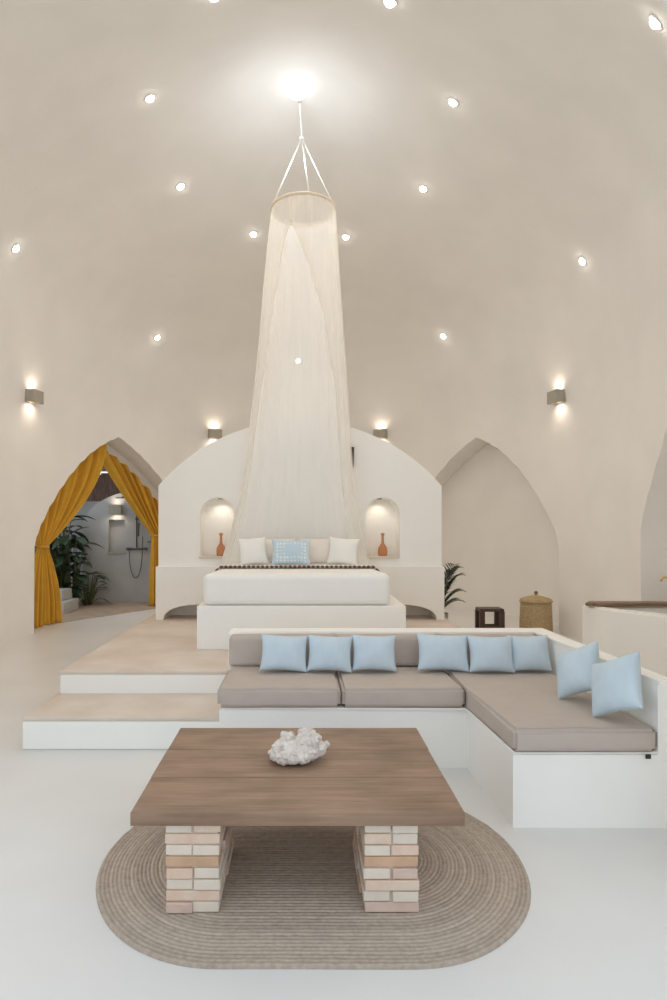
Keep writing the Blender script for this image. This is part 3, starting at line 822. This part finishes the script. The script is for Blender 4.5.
for z, ph, lab in rings:
    if proto is None:
        r = thing('recessed_downlight', lab, 'light', (0, 0, 0), 0, 'recessed ceiling downlights')
        bm = bmesh.new(); lathe(bm, [(.046, .03), (.060, .014), (.058, .008), (.046, .008), (.042, .02)], 24); from_bm('trim_ring', bm, M['white'], r)
        bm = bmesh.new(); lathe(bm, [(.046 * math.cos(a), .02 - .04 * math.sin(a)) for a in [PI / 2 * i / 8 for i in range(9)]], 24); from_bm('lens', bm, M['lens'], r)
        proto = r
        spot('downlight_spot', (0, 0, -.04), (0, 0, -1), 19, (1, .885, .76), 140, .9, .04, r)
    else:
        r = copy_tree(proto); r['label'] = lab
    nn = wnormal(ph, z); r.location = wp(ph, z) + nn * .018
    r.rotation_euler = (-nn).to_track_quat('Z', 'Y').to_euler()

# ------------------------------------------------------------------ mustard curtain in the left arch
def arch_z(dp):
    dp = abs(dp)
    for (a, za), (b, zb) in zip(AP, AP[1:]):
        if b <= dp <= a: return za + (zb - za) * (a - dp) / (a - b)
    return AP[0][1]
def curtain(name, label, top, tie, bot, ztie, nf, seed, off=.27, ks=(1, 1), sag=(1, 1)):
    """top/tie/bot: (phi at u=0, phi at u=1); the top edge follows the arch"""
    t = thing(name, label, 'curtain', wp((tie[0] + tie[1]) / 2, 1.0, .27) * 1.0, 0, 'mustard curtains')
    o0 = t.location.copy(); o0.z = 0; t.location = o0
    NU, NV = 96, 70; rows = []
    for i in range(NV + 1):
        v = i / NV; row = []
        for j in range(NU + 1):
            u = j / NU
            pt = top[0] + (top[1] - top[0]) * u; zt = ks[1] * arch_z((pt - 143.5) / ks[0]) - .03
            pm = tie[0] + (tie[1] - tie[0]) * u; pb = bot[0] + (bot[1] - bot[0]) * u
            if v < .6:
                s = v / .6
                p = pt + (pm - pt) * s ** (sag[0] + (sag[1] - sag[0]) * u); z = zt + (ztie - zt) * s
                am = 1 - .72 * s ** 2.5
                z -= .05 * math.sin(PI * s) * math.sin(PI * u)
            else:
                s = (v - .6) / .4
                p = pm + (pb - pm) * (math.sin(s * PI / 2) ** .8); z = ztie + (.012 - ztie) * s; am = .28 + .6 * min(1, s * 1.6)
            f = math.sin(2 * PI * nf * u + seed + .8 * math.sin(5 * u)) * .065 * am + .02 * am * math.sin(2 * PI * nf * 2.3 * u + seed)
            q = wp(p, 1.2, off + f); q.z = z; row.append(q - o0)
        rows.append(row)
    vs, fs = grid(rows); c = mk('cloth', vs, fs, M['mustard'], t, smooth=True)
    md = c.modifiers.new('s', 'SOLIDIFY'); md.thickness = .006
    bm = bmesh.new(); mid = rows[int(NV * .6)]
    a0, b0 = mid[0], mid[-1]; c0 = (a0 + b0) / 2; ax = (b0 - a0) / 2; nrm = Vector((ax.y, -ax.x, 0)).normalized() * .06
    ring = [c0 + ax * 1.08 * math.cos(k * PI / 8) + nrm * math.sin(k * PI / 8) for k in range(17)]
    tube(bm, ring, .022, 8); from_bm('tieback', bm, M['mustard'], t)
    return t
curtain('door_curtain', 'mustard curtain tied back on the left side of the arch', (165.0, 144.2), (161.0, 159.2), (164.6, 156.0), 1.19, 6, .3, .27, (1, 1), (1.0, 1.9))
curtain('door_curtain', 'mustard curtain swept to the right side of the arch', (144.6, 128.5), (130.6, 127.0), (131.0, 127.0), 1.32, 6, 1.4, .40, (.92, .95), (1.05, .75))

# ------------------------------------------------------------------ outdoor bathroom behind the curtain
YB = 12.2
bm = bmesh.new(); prism(bm, [(-5.8, 9.2), (-3.75, 9.5), (-2.2, 11.9), (-2.2, YB + .3), (-5.8, YB + .3)], 2, -.02, .006)
struct(from_bm('floor_bath', bm, M['bathfloor']))
# shower wall with a rounded top
bm = bmesh.new()
pts = [(-4.28, 0), (-4.28, 1.45)] + [(-3.1 - 1.18 * math.cos(a), 1.45 + .75 * math.sin(a)) for a in [PI / 2 * i / 14 for i in range(1, 15)]] + [(-1.6, 2.2), (-1.6, 0)]
prism(bm, pts, 1, YB, YB + .25)
o = struct(from_bm('wall_shower', bm, M['bathwall']))
bm = bmesh.new(); bx(bm, (-3.77, YB - .3, .98), (-3.45, YB + .12, 1.62)); boolean(o, [from_bm('cut', bm, None)]); smooth(o, 40)
bm = bmesh.new(); bx(bm, (-6.2, YB + .9, -.1), (-1.4, YB + 1.1, 2.02)); struct(from_bm('wall_bath_rear', bm, M['bathwall']))
bm = bmesh.new(); bx(bm, (-6.2, 8.6, -.1), (-6.0, YB + 1.1, 2.9)); struct(from_bm('wall_bath_side', bm, M['bathwall']))
bm = bmesh.new(); bx(bm, (-3.79, YB - .03, .955), (-3.43, YB + .11, .98), .003); tag(from_bm('niche_ledge', bm, M['grey']), 'thin ledge below the shower wall niche', 'ledge')
t = thing('board_fence', 'weathered vertical board fence above the bathroom wall', 'fence', (-4.0, YB + 1.0, 2.02))
rr = random.Random(3)
for i in range(24):
    bm = bmesh.new(); x = -2.1 + i * .17; q = rr.uniform(-.014, .014); bx(bm, (x, -.03 + q, 0), (x + .169, .02 + q, .60 + rr.uniform(-.03, .03)), .004, 1)
    from_bm('board', bm, M['fence'], t)
t = thing('slatted_roof', 'slatted wooden pergola roof over the outdoor bathroom', 'pergola', (-4.4, 12.5, 2.66))
for i in range(6):
    bm = bmesh.new(); y = -.6 + i * .24; bx(bm, (-1.5, y, 0), (1.6, y + .12, .06), .004, 1); from_bm('slat', bm, M['slat'], t)
for x in (-1.3, .9):
    bm = bmesh.new(); bx(bm, (x, -.6, .06), (x + .09, .75, .16), .004, 1); from_bm('beam', bm, M['slat'], t)
# shower set
SX = -3.28
t = thing('shower_set', 'dark metal shower column with rain head on bathroom wall', 'shower', (SX, YB, 0))
bm = bmesh.new(); tube(bm, [(.08, -.05, 1.05), (.08, -.05, 2.02), (.06, -.09, 2.08), (-.02, -.22, 2.09), (-.10, -.30, 2.07)], .013, 10); from_bm('riser_pipe', bm, M['steel'], t)
bm = bmesh.new(); lathe(bm, [(0, .03), (.02, .03), (.03, .01), (.14, .005), (.14, -.008), (0, -.01)], 24); from_bm('rain_head', bm, M['steel'], t, loc=(-.11, -.31, 2.04))
bm = bmesh.new(); tube(bm, [(-.08, -.05, 1.05), (.24, -.05, 1.05)], .022, 12); tube(bm, [(.08, 0, 1.05), (.08, -.06, 1.05)], .025, 12); mx = from_bm('mixer', bm, M['steel'], t)
for s in (-.10, .26):
    bm = bmesh.new(); tube(bm, [(s - .02, -.05, 1.05), (s + .03, -.05, 1.05)], .03, 12); from_bm('tap_handle', bm, M['steel'], mx)
bm = bmesh.new(); tube(bm, [(.12, -.08, 1.30), (.13, -.10, 1.45), (.135, -.13, 1.55)], [.012, .016, .03], 10); from_bm('hand_shower', bm, M['steel'], t)
bm = bmesh.new(); pts = []
for i in range(25):
    a = PI * i / 24; pts.append((.07 - .13 * math.cos(a), -.07, 1.03 - .55 * math.sin(a) ** .8 + (.27 * (i / 24) ** 6)))
tube(bm, pts, .009, 8); from_bm('hose', bm, M['steel'], t)
bm = bmesh.new(); bx(bm, (.05, -.06, 1.62), (.11, 0, 1.66), .006); from_bm('bracket', bm, M['steel'], t)
for k, (zz, lab) in enumerate(((1.62, 'small dark shelf high beside the shower'), (1.18, 'small dark shelf low beside the shower'))):
    bm = bmesh.new(); bx(bm, (-2.98, YB - .12, zz), (-2.62, YB - .002, zz + .022), .003)
    o = from_bm('shower_shelf', bm, M['steel']); tag(o, lab, 'shelf', 'shower shelves')
sc = sconce('box wall lamp on the shower wall of the outdoor bathroom', 0, 0, n=(0, -1, 0), pos=Vector((-3.6, YB - .02, 1.82)))
# planter steps and plants
t = thing('plastered_planter', 'white plastered stepped block beside the left curtain', 'planter', (-4.12, 10.75, 0))
bm = bmesh.new(); bx(bm, (-.6, -.25, 0), (.12, .45, .20), .01); bx(bm, (-.6, .0, .20), (.0, .45, .38), .01); from_bm('block', bm, M['bathwall'], t)
def bigplant(label, loc, n, hmin, hmax, seed, wid=.09, lmin=.45, lmax=.75):
    t = thing('leafy_plant', label, 'plant', loc, 0, 'plants in the outdoor bathroom'); rr = random.Random(seed)
    bm = bmesh.new(); st = bmesh.new()
    for i in range(n):
        az = rr.uniform(0, 2 * PI); h = rr.uniform(hmin, hmax); x, y = .12 * math.cos(az), .12 * math.sin(az)
        tube(st, [(x * .4, y * .4, 0), (x, y, h * .6), (x * 1.6, y * 1.6, h)], [.014, .011, .007], 6)
        leaflet(bm, (x * 1.6, y * 1.6, h), (math.cos(az), math.sin(az), rr.uniform(-.1, .7)), (0, 0, 1), rr.uniform(lmin, lmax), rr.uniform(wid * .7, wid * 1.2), 8, .25, rr.uniform(.2, .6))
    from_bm('foliage', bm, [M['leaf'] if seed % 2 else M['leaf2']], t); from_bm('stems', st, M['stem'], t)
    return t
bigplant('tall dark leafy plant beside the left curtain', (-4.50, 11.66, 0), 90, .3, 1.8, 1, .085, .3, .5)
bigplant('broad leafed plant reaching toward the shower', (-4.25, 11.62, 0), 26, .5, 1.3, 3, .085, .35, .5)
bigplant('low dark plant at the foot of the shower wall', (-4.02, 11.72, 0), 26, .1, .6, 5, .05, .15, .28)
bigplant('small plant on the shelf by the right curtain', (-2.83, YB - .075, 1.642), 9, .05, .16, 4, .025, .05, .09)

# ------------------------------------------------------------------ light, camera, world
w = bpy.data.worlds.new('World'); S.world = w; w.use_nodes = True
bg = w.node_tree.nodes['Background']; bg.inputs[0].default_value = (.80, .90, 1.0, 1); bg.inputs[1].default_value = 1.0
area('front_portal', (0, 2.3, 2.2), (R(90), 0, 0), 5.8, 1, portal=True, size_y=5.0)

cam = bpy.data.cameras.new('Camera'); co = bpy.data.objects.new('Camera', cam); COL.objects.link(co)
co.location = (0, 0, 1.5); co.rotation_euler = (R(90), 0, 0)
cam.sensor_fit = 'AUTO'; cam.sensor_width = 36; cam.lens = 620 * .036
cam.shift_x = (333.5 - 300) / 1000; cam.shift_y = (526 - 500) / 1000
cam.clip_start = .05; cam.clip_end = 200
S.camera = co
S.view_settings.view_transform = 'Standard'; S.view_settings.look = 'None'; S.view_settings.gamma = 1; S.view_settings.use_curve_mapping = False
S.view_settings.exposure = 0.5
S.cycles.max_bounces = 10; S.cycles.diffuse_bounces = 8; S.cycles.transparent_max_bounces = 24
S.cycles.sample_clamp_indirect = 6
